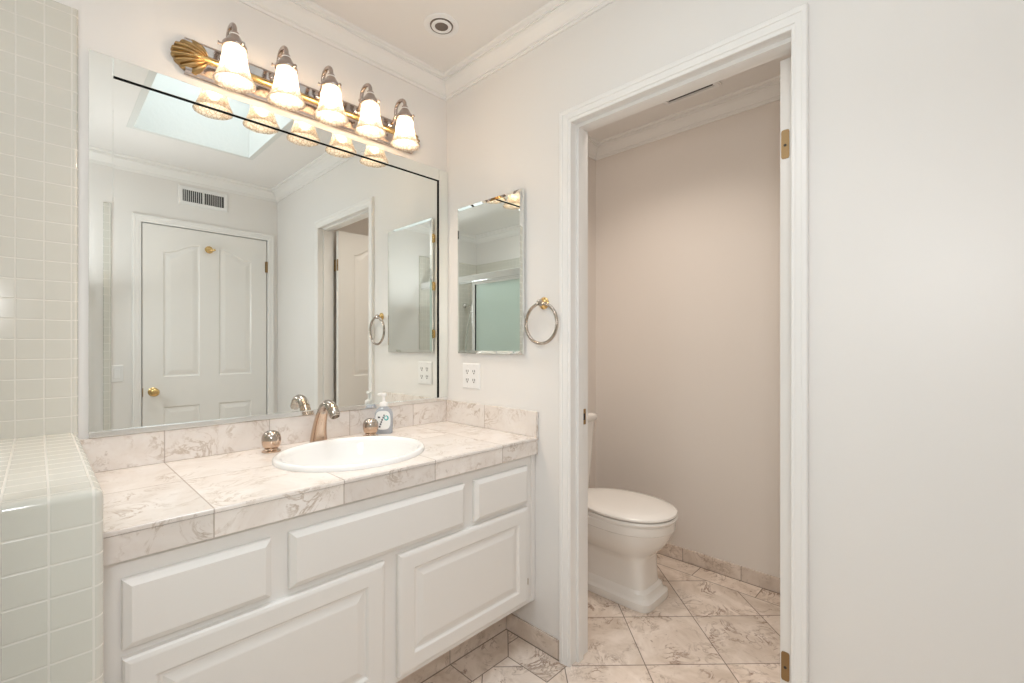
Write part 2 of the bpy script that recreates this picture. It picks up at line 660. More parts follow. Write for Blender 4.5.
# marble baseboards
mb = MB(); mb.box(-BT, 0, -.704, -.42, 0, BH, .001)
struct(mb, 'baseboard_right', 'base', 'short marble baseboard between vanity and door casing', 'baseboard')
mb = MB()
mb.box(WCX1 - BT, WCX1, WCY0, WCY1, 0, BH, .001)
mb.box(WCX0, WCX1 - BT, WCY1 - BT, WCY1, 0, BH, .001)
struct(mb, 'baseboard_far', 'base', 'marble tile baseboard along the toilet room walls', 'baseboard')
mb = MB(); mb.box(-BT, 0, YB, -1.545, 0, BH, .001)
struct(mb, 'baseboard_near', 'base', 'marble baseboard on the plain wall right of the doorway', 'baseboard')

# door casings and jambs
CW = .050
CASING = [(0, 0), (0, .009), (.003, .0105), (.011, .0105), (.013, .013), (.024, .0145), (.032, .0145), (.034, .017), (.046, .017), (CW, .014), (CW, 0)]


def door_frame(name, label, a0, a1, top, to3d, depth, flip=1):
    """casing on the room side (path runs up the one side and down the other), jamb and stop"""
    r = tag(MB().sweep([(a1, 0), (a1, top), (a0, top), (a0, 0)][::flip], [(-w * 1.0 if flip == 1 else w, h) for w, h in CASING], False, lambda a, z, h: to3d(a, z, h)).build('door_casing', 'trim', None, True, 12), label, 'door casing', None, 'structure')
    r.name = name
    mj = MB()
    R = .005
    mj.sweep([(a1 + R, 0), (a1 + R, top + R), (a0 - R, top + R), (a0 - R, 0)][::flip], [((-w if flip == 1 else w), h) for w, h in ((0, 0), (0, -depth), (.018, -depth), (.018, 0))], False, lambda a, z, h: to3d(a, z, h))
    mj.sweep([(a1 + R, 0), (a1 + R, top + R), (a0 - R, top + R), (a0 - R, 0)][::flip], [((w if flip == 1 else -w), h) for w, h in ((0, -.032), (.0125, -.032), (.0125, -.063), (0, -.063))], False, lambda a, z, h: to3d(a, z, h))
    mj.build('door_jamb', 'trim', r)
    return r


fr = door_frame('trim_3', 'white moulded casing around the toilet room doorway', OPY0 + .005, OPY1 - .005, 2.035, lambda a, z, h: (-h, a, z), T)
for v in fr.data.vertices:                      # the hinge-side leg is ripped narrower
    e = OPY0 + .005
    if v.co.y < e:
        v.co.y = e + (v.co.y - e) * .76
# brass strike on the latch jamb
mb = MB(); mb.box(.070, .094, OPY1 - .0025, OPY1 - .0002, .895, .955, .0008)
mb.build('strike_plate', 'antique', fr)
mb = MB(); mb.box(.077, .088, OPY1 - .0032, OPY1 - .0020, .912, .938)
mb.build('latch_hole', 'slot', fr)
door_frame('trim_4', 'white moulded casing around the closed entry door', -.8895, -.0785, 2.0635, lambda a, z, h: (a, YB + h, z), .002, -1)

# ------------------------------------------------------------------ panel doors
def offset_poly(poly, d):
    P = [Vector(p) for p in poly]
    n = len(P)
    out = []
    for i in range(n):
        d1, d2 = (P[i] - P[i - 1]).normalized(), (P[(i + 1) % n] - P[i]).normalized()
        n1, n2 = Vector((-d1.y, d1.x)), Vector((-d2.y, d2.x))
        out.append(P[i] + (n1 + n2) / (1 + n1.dot(n2)) * d)
    return [tuple(p) for p in out]


def door_leaf(W, H, th, to3d):
    """four-panel leaf with eyebrow tops; local a 0..W, z 0..H, h = 0 (back) .. th (front)"""
    m = MB()
    xa, xb, xc, xd = .118, W / 2 - .062, W / 2 + .062, W - .112

    def upper(l, r, rise_right, d=0.0):
        l, r = l + d, r - d
        pts = [(l, .97 + d), (r, .97 + d)]
        N = 14
        for i in range(N + 1):
            t = i / N                         # from right to left along the top
            x = r + (l - r) * t
            k = (1 - t) if rise_right else t
            e = k * k * (3 - 2 * k)
            pts.append((x, 1.865 + .075 * e - d))
        return pts
    shapes = [lambda d: upper(xa, xb, True, d), lambda d: upper(xc, xd, False, d)]
    for l, r in ((xa, xb), (xc, xd)):
        shapes.append(lambda d, l=l, r=r: [(l + d, .22 + d), (r - d, .22 + d), (r - d, .755 - d), (l + d, .755 - d)])
    panels = [f(0.0) for f in shapes]
    outer = [(0, 0), (W, 0), (W, H), (0, H)]
    for face, sgn in ((th, -1), (0, 1)):
        loops = [outer] + panels
        flat = [p for l in loops for p in l]
        tris = tessellate_polygon([[Vector((p[0], p[1], 0)) for p in l] for l in loops])
        m._add([to3d(p[0], p[1], face) for p in flat], tris)
        for f in shapes:
            rg = [f(d) for d in (0.0, .007, .016, .040, .046)]
            dz = [0, .0065, .0065, .0015, .001]
            m.rings([[to3d(p[0], p[1], face + sgn * d) for p in r] for r, d in zip(rg, dz)], True, False, False)
            cap = tessellate_polygon([[Vector((p[0], p[1], 0)) for p in rg[-1]]])
            m._add([to3d(p[0], p[1], face + sgn * dz[-1]) for p in rg[-1]], cap)
    for i in range(4):
        p, q = outer[i], outer[(i + 1) % 4]
        m._add([to3d(*p, 0), to3d(*q, 0), to3d(*q, th), to3d(*p, th)], [(0, 1, 2, 3)])
    bmesh.ops.remove_doubles(m.bm, verts=m.bm.verts, dist=1e-5)
    return m


def knob(parent, p, axis, name='door_knob'):
    m = MB()
    m.lathe([(.031, 0), (.031, .004), (.026, .008), (.012, .012), (.011, .030), (.018, .036), (.027, .046), (.029, .056), (.025, .066), (.014, .072), (.0, .073)], p, axis, 32)
    return m.build(name, 'brass', parent, True, 40)


# closed entry door on the wall behind the camera
ed = thing('door_1', 'closed white four panel entry door seen in the big mirror', 'door', (-.4845, YB + .01, 0), kind='structure')
door_leaf(.799, 2.050, .036, lambda a, z, h: (-.8835 + a, YB - .034 + h, .008 + z)).build('door_leaf', 'door', ed)
knob(ed, (-.823, YB + .0025, .875), (0, 1, 0))
for z in (.22, 1.845):
    m = MB(); m.lathe([(.0065, -.045), (.0065, .045)], (-.0825, YB + .009, z), (0, 0, 1), 12)
    m.box(-.096, -.086, YB + .0022, YB + .0040, z - .044, z + .044, .0006)
    m.build('hinge', 'hinge', ed, True)
m = MB(); m.box(-.8835, -.8790, YB + .0015, YB + .0035, .845, .905)
m.build('latch_plate', 'antique', ed)

# open toilet-room door, edge on
wd = thing('door_2', 'open white door of the toilet room, edge on behind the right jamb', 'door', (.115, -1.44, 0), kind='structure')
door_leaf(.715, 2.024, .035, lambda a, z, h: (.117 + a, -1.4215 - .035 + h, .008 + z)).build('door_leaf', 'door', wd)
for z in (.27, 1.785):
    m = MB()
    pts = []
    for k in range(25):
        a = 2 * PI * k / 24
        if k == 24:
            break
        sx, sz = math.cos(a), math.sin(a)
        pts.append((-1.4345 + .0105 * max(-1, min(1, sx * 1.6)), z + .034 * max(-1, min(1, sz * 1.25)) + .008 * sz))
    m.prism(pts, lambda y, zz, h: (h, y, zz), .1172, .1150)
    m.lathe([(.006, -.044), (.006, .044)], (.121, -1.467, z), (0, 0, 1), 12)
    m.box(.112, .1165, -1.4810, -1.4725, z - .040, z + .040)
    h = m.build('hinge', 'hinge', wd)
    m = MB(); m.lathe([(.004, 0), (.004, .0008)], (.1152, -1.4345, z - .003), (-1, 0, 0), 12)
    m.build('screw', 'slot', h)

# ================================================================== TILE
def round_box(x0, x1, y0, y1, z0, z1, r, edges, seg=6):
    t = bmesh.new()
    bmesh.ops.create_cube(t, size=1)
    for v in t.verts:
        v.co = Vector(((x0 + x1) / 2 + v.co.x * (x1 - x0), (y0 + y1) / 2 + v.co.y * (y1 - y0), (z0 + z1) / 2 + v.co.z * (z1 - z0)))
    es = []
    for e in t.edges:
        a, b = e.verts[0].co, e.verts[1].co
        c = (a + b) / 2
        if edges(c, (x0, x1, y0, y1, z0, z1)):
            es.append(e)
    bmesh.ops.bevel(t, geom=es, offset=r, segments=seg, affect='EDGES', profile=.5)
    m = MB()
    m.merge(t)
    return m


near = lambda a, b: abs(a - b) < 1e-5
m = round_box(XL, -1.3108, -.012, 0, 0, 2.15, .0105, lambda c, b: near(c.y, b[2]) and (near(c.x, b[1]) or near(c.z, b[5])))
struct(m, 'wall_tile', 'tile', 'full height white square tile left of the big mirror', 'wall tile', smooth=True, angle=60)
m = round_box(-1.535, -1.3108, -.735, -.0125, 0, .957, .017, lambda c, b: (near(c.y, b[2]) and not near(c.z, b[4])) or (near(c.z, b[5]) and not near(c.y, b[3])))
struct(m, 'wall_half', 'tile', 'low tiled half wall with rounded cap beside the vanity', 'half wall', smooth=True, angle=60)
m = round_box(XL, XL + .012, YB, -.012, 0, 2.15, .008, lambda c, b: near(c.z, b[5]) and near(c.x, b[1]))
struct(m, 'wall_tile_shower', 'tile', 'white square tile on the far shower wall, seen in the cabinet mirror', 'wall tile', smooth=True, angle=60)
m = round_box(XL + .012, -1.45, YB, YB + .012, 0, 2.15, .008, lambda c, b: near(c.z, b[5]) and near(c.y, b[3]))
struct(m, 'wall_tile_back', 'tile', 'white square tile on the shower end wall, seen in the cabinet mirror', 'wall tile', smooth=True, angle=60)
m = round_box(-1.088, -1.050, YB, YB + .012, 0, 2.15, .008, lambda c, b: near(c.z, b[5]) and near(c.y, b[3]))
struct(m, 'wall_tile_strip', 'tile', 'narrow column of tile beside the light switch, seen in the mirror', 'wall tile', smooth=True, angle=60)
m = MB(); m.box(-1.53, -1.445, YB + .0125, -.736, 0, .42, .01)
struct(m, 'wall_curb', 'tile', 'tiled curb under the sliding shower door', 'shower curb', smooth=True, angle=60)

# sliding shower door, seen in the cabinet mirror
sd = thing('shower_door', 'sliding shower door with obscure glass and silver frame, seen in the cabinet mirror', 'shower door', (-1.4875, -1.15, .42))
m = MB(); m.box(-1.515, -1.460, YB + .013, -.74, 1.80, 1.862, .006)
m.box(-1.508, -1.467, YB + .013, -.74, 1.788, 1.80, .002)
m.build('header_rail', 'alu', sd)
m = MB(); m.box(-1.515, -1.460, YB + .013, -.74, .4205, .45, .004)
m.build('bottom_track', 'alu', sd)
m = MB(); m.box(-1.510, -1.465, -.775, -.74, .45, 1.788, .003)
m.build('wall_jamb', 'alu', sd)
pn = MB().box(-1.480, -1.474, -1.425, -.778, .47, 1.785).build('glass_panel', 'obscure', sd)
m = MB()
for y0, y1 in ((-1.462, -1.420), (-.79, -.776)):
    m.box(-1.486, -1.468, y0, y1, .455, 1.787, .002)
m.box(-1.486, -1.468, -1.42, -.79, .455, .48, .002)
m.box(-1.486, -1.468, -1.42, -.79, 1.765, 1.787, .002)
m.build('panel_frame', 'alu', pn)
m = MB(); m.box(-1.4745, -1.4672, -1.4195, -1.411, .48, 1.765)
m.build('seal', 'black', pn)

# hand shower on the end wall
hs = thing('hand_shower', 'chrome hand shower with hose, seen in the cabinet mirror', 'shower head', (-2.07, YB + .02, 1.0))
m = MB(); m.lathe([(.028, 0), (.028, .006), (.012, .012), (.011, .05)], (-2.07, YB + .0125, 1.66), (0, 1, 0), 20)
m.tube([(-2.07, YB + .06, 1.66), (-2.07, YB + .09, 1.655), (-2.07, YB + .115, 1.64)], .012)
m.build('holder', 'chrome', hs, True)
m = MB(); m.tube([(-2.07, YB + .11, 1.56), (-2.085, YB + .13, 1.69), (-2.15, YB + .17, 1.82)], [.011, .013, .014])
m.lathe([(.016, 0), (.045, .022), (.048, .034), (.040, .038)], (-2.145, YB + .165, 1.81), (-.1, .8, -.55), 24)
m.build('spray_head', 'chrome', hs, True)
m = MB()
hp = [(-2.07 + .03 * math.sin(t * 3.0), YB + .11 - .05 * math.sin(PI * t), 1.56 - .50 * math.sin(PI * min(1, t * .56))) for t in [i / 24 for i in range(25)]]
m.tube(hp, .008, 10)
m.build('hose', 'chrome', hs, True)

# ================================================================== VANITY
VX0, VX1, FY = -1.309, -.0015, -.57
vc = thing('vanity_cabinet', 'white painted vanity cabinet under the marble counter', 'cabinet', ((VX0 + VX1) / 2, FY, 0))
m = MB()
m.box(VX0, VX1, FY, FY + .02, .179, .766)
m.box(VX0, VX0 + .016, FY + .02, -.004, .179, .766)
m.box(VX1 - .016, VX1, FY + .02, -.004, .179, .766)
m.box(VX0 + .016, VX1 - .016, FY + .02, -.004, .179, .197)
m.box(VX0 + .016, VX1 - .016, -.012, -.004, .197, .766)
m.box(VX1 - .022, VX1, FY - .005, FY, .179, .766, .0015)
m.build('carcass', 'cabinet', vc)
m = MB(); m.box(VX0, -.0105, -.420, -.404, .0005, .178)
m.build('toe_kick', 'base', vc)


def raised(x0, x1, z0, z1, prof):
    m = MB()
    rg = []
    for ins, out in prof:
        rg.append([(x, FY - out, z) for x, z in ((x0 + ins, z0 + ins), (x1 - ins, z0 + ins), (x1 - ins, z1 - ins), (x0 + ins, z1 - ins))])
    m.rings(rg)
    return m


DRAWER = [(0, .0003), (0, .009), (.002, .0125), (.013, .019), (.0145, .0200), (.016, .0203)]
DOORP = [(0, .0003), (0, .013), (.004, .0175), (.010, .0195), (.013, .0200), (.052, .0200), (.055, .0185), (.060, .0125), (.066, .0120), (.086, .0185), (.089, .0190)]
for (a, b, z0, z1) in ((-1.273, -.992, .584, .728), (-.950, -.375, .586, .729), (-.331, -.053, .584, .729)):
    raised(a, b, z0, z1, DRAWER).build('drawer_front', 'cabinet', vc)
for (a, b, z0, z1) in ((-1.272, -.683, .199, .568), (-.637, -.056, .199, .570)):
    d = raised(a, b, z0, z1, DOORP).build('door', 'cabinet', vc)
m = MB(); m.lathe([(.0035, -.011), (.0035, .011)], (-.0505, FY - .008, .272), (0, 0, 1), 10)
m.build('hinge', 'hinge', vc, True)

# ------------------------------------------------------------------ countertop
SX, SY, SA, SB, SH = -.648, -.322, .246, .218, .835
ct = thing('countertop', 'cream marble tiled counter with backsplash', 'countertop', (-.65, -.59, .768))
ell = [(SX + (SA - .022) * math.cos(2 * PI * i / 64), SY + (SB - .022) * math.sin(2 * PI * i / 64)) for i in range(64)]
m = MB()
m.prism([(-1.3095, -.592), (-.001, -.592), (-.001, -.001), (-1.3095, -.001)], lambda x, y, h: (x, y, h), .8245, SH, [ell])
bmesh.ops.remove_doubles(m.bm, verts=m.bm.verts, dist=1e-6)
es = [e for e in m.bm.edges if all(abs(v.co.y + .592) < 1e-5 and abs(v.co.z - SH) < 1e-5 for v in e.verts)]
bmesh.ops.bevel(m.bm, geom=es, offset=.004, segments=3, affect='EDGES', profile=.5)
m.build('top', 'counter', ct)
m = MB(); m.box(-1.3095, -.001, -.5895, -.578, .768, .8230, .0012)
m.build('front_edge', 'counter', ct)
m = MB(); m.box(-1.3095, -.0125, -.5882, -.577, .8231, .8244)
m.build('edge_grout', 'slot', ct)
m = MB(); m.box(-1.3095, -.0125, -.011, -.001, SH + .0003, .9345, .0012)
m.build('backsplash', 'counter', ct)
m = MB(); m.box(-.0115, -.001, -.592, -.001, SH + .0003, .9375, .0015)
m.build('backsplash', 'counter', ct)

# ------------------------------------------------------------------ washbasin
wb = thing('washbasin', 'oval white drop in basin set in the marble counter', 'sink', (SX, SY, SH))
m = MB()
prof = [(1.00, .0004), (1.003, .006), (.995, .0125), (.975, .0165), (.945, .0165), (.915, .0135), (.895, .006), (.875, -.012), (.84, -.045), (.77, -.085), (.64, -.118), (.45, -.138), (.24, -.147), (.10, -.150)]
outer = [(.22, -.162), (.50, -.155), (.74, -.125), (.845, -.08), (.875, -.03), (.885, -.002)]


def oval(k, z, front=0.0):
    r = []
    for i in range(72):
        a = 2 * PI * i / 72
        off = (1 - k) * .015
        r.append((SX + SA * k * math.cos(a), SY - off + SB * k * math.sin(a), SH + z))
    return r


m.rings([oval(*p) for p in reversed(outer)] + [oval(k, z) for k, z in reversed(prof)][0:0], True, False, True)
m.rings([oval(*p) for p in prof], True, False, True)
m.rings([oval(.885, -.002), oval(1.0, .0004)], True, False, False)
m.build('basin', 'porcelain', wb, True, 50)
m = MB(); m.lathe([(.026, 0), (.026, .003), (.020, .005), (.017, .002), (.0, .002)], (SX, SY - .0135, SH - .1495), (0, 0, 1), 28)
m.build('drain', 'chrome', wb, True)

# ------------------------------------------------------------------ widespread faucet
fa = thing('faucet', 'bronze and nickel arched faucet with two round handles', 'faucet', (-.636, -.075, SH))
m = MB()
FX = -.650


def bez(P, n):
    out = []
    for i in range(n + 1):
        t = i / n
        out.append(tuple(sum(c * P[k][j] for k, c in enumerate(((1 - t) ** 3, 3 * t * (1 - t) ** 2, 3 * t * t * (1 - t), t ** 3))) for j in (0, 1, 2)))
    return out


path = bez([(FX, -.052, SH + .0005), (FX, -.055, SH + .050), (FX, -.068, SH + .088), (FX, -.090, SH + .122)], 12)[:-1]
path += bez([(FX, -.090, SH + .122), (FX, -.112, SH + .155), (FX, -.160, SH + .165), (FX, -.187, SH + .119)], 14)
rad = [.029 - .0125 * min(1, i / 13) ** .8 for i in range(len(path))]
m.tube(path, rad, 24, flat=(1.12, 1))
tip = Vector(path[-1]); d = (Vector(path[-1]) - Vector(path[-3])).normalized()
sp = m.build('spout', 'bronze', fa, True, 60)
m = MB(); m.lathe([(.0168, -.022), (.0185, -.016), (.0185, .004), (.0165, .010), (.0140, .011), (.0125, .004), (0, .004)], tip, d, 24)
m.build('aerator', 'satin', sp, True, 45)
m = MB(); m.tube(path[12:-2], [r * 1.02 + .0006 for r in rad[12:-2]], 24, flat=(1.12, 1))
m.build('spout_crown', 'satin', sp, True, 60)
for x in (-.830, -.456):
    m = MB()
    m.lathe([(.030, .0005), (.030, .004), (.026, .007), (.0215, .009), (.0205, .012), (.024, .016), (.0280, .023), (.0300, .033), (.0302, .042)], (x, -.091, SH), (0, 0, 1), 32)
    h = m.build('handle', 'bronze', fa, True, 50)
    m = MB(); m.lathe([(.0306, .0405), (.0302, .049), (.0280, .058), (.0222, .0665), (.013, .0718), (0, .0735)], (x, -.091, SH), (0, 0, 1), 32)
    m.build('handle_cap', 'satin', h, True, 50)

# ------------------------------------------------------------------ soap bottle
bx, by = -.383, -.068
ang = math.radians(-40)
sb = thing('soap_bottle', 'clear pump soap bottle with white label beside the basin', 'soap bottle', (bx, by, SH))


def bt(u, v, z):
    """bottle frame: u across the label, v towards the viewer"""
    return (bx + u * math.cos(ang) + v * math.sin(ang), by + u * math.sin(ang) - v * math.cos(ang), SH + z)


def brow(hw, hd, z, n=32, p=3.6):
    r = []
    for i in range(n):
        a = 2 * PI * i / n
        c, s_ = math.cos(a), math.sin(a)
        r.append(bt(hw * math.copysign(abs(c) ** (2 / p), c), hd * math.copysign(abs(s_) ** (2 / p), s_), z))
    return r


m = MB()
m.rings([brow(.032, .019, .0005), brow(.0355, .0215, .004), brow(.0365, .022, .03), brow(.0365, .022, .065), brow(.035, .021, .085), brow(.030, .019, .098), brow(.021, .016, .106), brow(.0135, .0135, .1105), brow(.013, .013, .117)])
m.build('bottle', 'bottle', sb, True, 50)
lab = [(.0305 * math.copysign(abs(math.cos(a)) ** .6, math.cos(a)), .057 + .039 * math.copysign(abs(math.sin(a)) ** .7, math.sin(a))) for a in [2 * PI * i / 40 for i in range(40)]]
m = MB(); m.prism(lab, lambda u, z, h: bt(u, h, z), .0212, .0229)
lb = m.build('label', 'paper', sb)
m = MB()
for k, (u, z) in enumerate(((-.0135, .031), (-.010, .041), (-.0065, .050), (-.003, .059), (.001, .068), (.0045, .077))):
    w = .0042 - .0003 * k
    m.prism([(u - w, z - .0035), (u + w * .9, z - .0040), (u + w, z + .0030), (u - w * .6, z + .0036)], lambda a, b, h: bt(a, h, b), .0229, .0234)
m.prism([(-.020, .066), (-.010, .066), (-.012, .072), (-.020, .073)], lambda a, b, h: bt(a, h, b), .0229, .0234)
m.build('lettering', 'ink', lb)
m = MB()
ring = [(.014 + .0095 * math.cos(a), .066 + .0105 * math.sin(a)) for a in [2 * PI * i / 24 for i in range(24)]]
ring2 = [(.013 + .0055 * math.cos(a), .067 + .0065 * math.sin(a)) for a in [2 * PI * i / 24 for i in range(24)]]
m.prism(ring, lambda a, b, h: bt(a, h, b), .0229, .0234, [ring2])
m.build('emblem', 'teal', lb)
m = MB()
m.lathe([(.0165, .1125), (.0165, .124), (.0150, .128), (.0075, .131), (.0055, .134), (.0055, .154), (.0105, .156), (.0115, .163), (.0100, .166), (0, .167)], (bx, by, SH), (0, 0, 1), 24)
m.tube([(bx, by, SH + .161), (bx - .007, by + .014, SH + .162), (bx - .012, by + .027, SH + .159)], [.0062, .0055, .0042], 12)
m.build('pump', 'plastic', sb, True, 40)

# ================================================================== BIG MIRROR
MX0, MX1, MZ0, MZ1 = -1.289, -.0025, .9355, 2.0455
SW = .0535
wm = thing('wall_mirror', 'wide frameless mirror with mirrored border above the vanity', 'mirror', ((MX0 + MX1) / 2, -.004, MZ0))
m = MB(); m.box(MX0, MX1, -.0065, -.0008, MZ0 + .004, MZ1)
m.build('mirror_glass', 'mirror', wm)


def strip(quad):
    """bevelled mirror strip, corners listed in order around (x, z)"""
    m = MB()
    y0, y1 = -.0067, -.0135
    ins = offset_poly(quad, .0012)
    if quad[0][0] == MX0:                       # wide bevel along the outer left edge
        ins = [(x + (.013 if x < MX0 + .01 else 0), z) for x, z in ins]
        y1 -= .0003
    m.rings([[(x, y0, z) for x, z in quad], [(x, y1 + .0005, z) for x, z in quad], [(x, y1, z) for x, z in ins]])
    return m


for q in ([(MX0 + SW, MZ1 - SW), (MX1 - SW, MZ1 - SW), (MX1 - SW, MZ1), (MX0 + SW, MZ1)],
          [(MX0, MZ0 + .018), (MX0 + SW - .0008, MZ0 + .018), (MX0 + SW - .0008, MZ1), (MX0, MZ1)],
          [(MX1 - SW + .0008, MZ0 + .018), (MX1, MZ0 + .018), (MX1, MZ1), (MX1 - SW + .0008, MZ1)]):
    s_ = strip(q).build('border_strip', 'mirror', wm)
m = MB()
m.box(MX0 + SW, MX1 - SW, -.0132, -.0067, MZ1 - SW - .0022, MZ1 - SW - .0002)
m.box(MX1 - SW - .0022, MX1 - SW - .0002, -.0132, -.0067, MZ0 + .018, MZ1 - SW)
m.build('dark_edge', 'black', wm)
m = MB()
m.box(MX0, MX1, -.0155, -.0068, MZ0 + .0003, MZ0 + .0175, .0015)
m.build('bottom_channel', 'alu', wm)

# ================================================================== VANITY LIGHT
LX0, LX1, LZ0, LZ1 = -1.098, -.170, 2.076, 2.190
LZ = (LZ0 + LZ1) / 2
LC = -.636
vl = thing('vanity_light', 'five lamp chrome and brass vanity light above the big mirror', 'wall light', (LC, 0, LZ))
m = MB()
px0, px1 = LX0 + .035, LX1 - .035
prof = [(0, 0), (0, .014), (.006, .022), (.012, .024), (.040, .024), (.044, .030), (.046, .030)]
rg = [[(x, -.0008 - h, z) for x, z in ((px0, LZ0 + i), (px1, LZ0 + i), (px1, LZ1 - i), (px0, LZ1 - i))] for i, h in prof]
m.rings(rg)
m.build('backplate', 'nickel', vl)
m = MB()
m.tube([(px0 + .02, -.029, LZ), (px1 - .02, -.029, LZ)], .0125, 16)
m.build('brass_rail', 'brass', vl, True)


def shell(cx, sgn):
    """fluted fan, hub on the rail side, fanning out to the end of the plate"""
    m = MB()
    NR, NA = 10, 72
    rg = []
    for side in (0, 1):
        pass
    a0 = math.radians(72)
    front, back = [], []
    for j in range(NR + 1):
        t = j / NR
        r = .016 + .082 * t
        row, brow_ = [], []
        for i in range(NA + 1):
            a = -a0 + 2 * a0 * i / NA
            ph = abs(math.sin(a / (2 * a0) * PI * 8 + PI / 2 * 0))
            sc = 1 + .035 * ph * t
            hgt = .020 + .016 * math.sin(PI * min(1, .25 + .75 * t)) - .0 + .0085 * ph * (.25 + .75 * t) - .012 * t * t
            zz = LZ + r * sc * math.sin(a) * (.60 + .13 * (1 - t))
            xx = cx - sgn * (r * sc * math.cos(a) - .030)
            row.append((xx, -.004 - hgt, zz))
            brow_.append((xx, -.001, zz))
        front.append(row); back.append(brow_)
    vf = [[m.bm.verts.new(p) for p in r] for r in front]
    vb = [[m.bm.verts.new(p) for p in r] for r in back]
    for g in (vf, vb):
        for a, b in zip(g, g[1:]):
            for i in range(NA):
                m.bm.faces.new((a[i], a[i + 1], b[i + 1], b[i]))
    for i in range(NA):
        m.bm.faces.new((vf[-1][i], vf[-1][i + 1], vb[-1][i + 1], vb[-1][i]))
        m.bm.faces.new((vf[0][i], vf[0][i + 1], vb[0][i + 1], vb[0][i]))
    for i in (0, NA):
        for j in range(NR):
            m.bm.faces.new((vf[j][i], vf[j + 1][i], vb[j + 1][i], vb[j][i]))
    return m


shell(LX0 + .070, 1).build('shell_ornament', 'antique', vl, True, 50)
shell(LX1 - .070, -1).build('shell_ornament', 'antique', vl, True, 50)
LY = -.136
DZ = -.041
for k in range(5):
    x = -.639 + (k - 2) * .1575
    m = MB()
    m.lathe([(.017, 0), (.017, .004), (.012, .008), (.008, .010)], (x, -.025, LZ + .030), (0, -1, 0), 20)
    arc2 = [(x, -.030, LZ + .030), (x, -.050, LZ + .034), (x, -.060, LZ + .046), (x, -.065, 2.225 + DZ)]
    for i in range(15):
        a = PI * i / 14
        arc2.append((x, (LY - .065) / 2 + (-.065 - LY) / 2 * math.cos(a), 2.247 + DZ + .030 * math.sin(a)))
    arc2.append((x, LY, 2.232 + DZ))
    m.tube(arc2, [.0075] * len(arc2), 14)
    arm = m.build('arm', 'nickel', vl, True)
    m = MB()
    m.lathe([(.009, 2.243), (.012, 2.240), (.015, 2.228), (.025, 2.211), (.0335, 2.201), (.0355, 2.196), (.0355, 2.188), (.034, 2.188), (.034, 2.196), (.023, 2.208)], (x, LY, DZ), (0, 0, 1), 32, True, True)
    for a in (PI * .95, PI * .28, PI * 1.6):
        m.tube([(x + .035 * math.cos(a), LY + .035 * math.sin(a), 2.192 + DZ), (x + .044 * math.cos(a), LY + .044 * math.sin(a), 2.192 + DZ)], .003, 8)
        m.tube([(x + .042 * math.cos(a), LY + .042 * math.sin(a), 2.192 + DZ), (x + .046 * math.cos(a), LY + .046 * math.sin(a), 2.192 + DZ)], .0055, 8)
    m.build('fitter', 'nickel', arm, True, 40)
    m = MB()
    sp_ = [(.0315, 2.155), (.0325, 2.141), (.0345, 2.124), (.0375, 2.104), (.0418, 2.084), (.0485, 2.064), (.0555, 2.048), (.0608, 2.038)]
    wob = lambda u, k: .012 * math.cos(u * 2 * PI * 8) * (k / 7) ** 3
    m.lathe(sp_, (x, LY, 0), (0, 0, 1), 64, False, False, wob)
    sh = m.build('shade', 'shade', vl, True, 0)
    sol = sh.modifiers.new('solid', 'SOLIDIFY')
    sol.thickness = .003
    m = MB()
    m.lathe([(.0, 2.085), (.010, 2.087), (.018, 2.094), (.022, 2.106), (.021, 2.120), (.016, 2.134), (.0125, 2.144)], (x, LY, -.010), (0, 0, 1), 20, True, True)
    m.build('bulb', 'bulb', sh, True)
    m = MB()
    m.lathe([(.0125, 2.1485), (.014, 2.15), (.015, 2.205)], (x, LY, -.014), (0, 0, 1), 16)
    m.build('socket', 'plastic', arm, True)

# ================================================================== MEDICINE CABINET
mc = thing('medicine_cabinet', 'narrow mirrored medicine cabinet beside the towel ring', 'medicine cabinet', (0, -.31, 1.166))
CY0, CY1, CZ0, CZ1 = -.523, -.108, 1.166, 1.842
m = MB(); m.box(-.009, -.0008, CY0 + .012, CY1 - .012, CZ0 + .012, CZ1 - .012)
m.build('case_flange', 'chrome', mc)
m = MB()
rg = []
for ins, out in ((0, .0095), (0, .0185), (.013, .0215)):
    rg.append([(-out, y, z) for y, z in ((CY0 + ins, CZ0 + ins), (CY1 - ins, CZ0 + ins), (CY1 - ins, CZ1 - ins), (CY0 + ins, CZ1 - ins))])
m.rings(rg)
m.build('mirror_door', 'mirror2', mc)
for z in (1.26, 1.50, 1.74):
    m = MB(); m.lathe([(.0035, -.022), (.0035, .022)], (-.0105, CY1 + .0045, z), (0, 0, 1), 12)
    m.box(-.0085, -.001, CY1 + .001, CY1 + .004, z - .018, z + .018)
    m.build('hinge', 'brass', mc, True)

# ================================================================== TOWEL RING
TY = -.622
tr = thing('towel_ring', 'nickel towel ring on a brass post by the doorway', 'towel ring', (0, -.620, 1.37))
m = MB()
m.lathe([(.024, .0005), (.024, .004), (.020, .008), (.013, .011), (.010, .016), (.010, .020)], (0, TY, 1.368), (-1, 0, 0), 28)
m.build('wall_plate', 'brass', tr, True, 40)
m = MB()
m.lathe([(.010, .0205), (.0125, .023), (.013, .030), (.010, .036), (0, .038)], (0, TY, 1.368), (-1, 0, 0), 24)
m.build('post_cap', 'satin', tr, True, 40)
m = MB()
RR = .0785
m.tube([(-.027, TY - .006 + RR * math.sin(2 * PI * i / 56), 1.368 - .002 - RR + RR * math.cos(2 * PI * i / 56)) for i in range(56)], .0062, 12, closed=True)
m.build('ring', 'satin', tr, True)

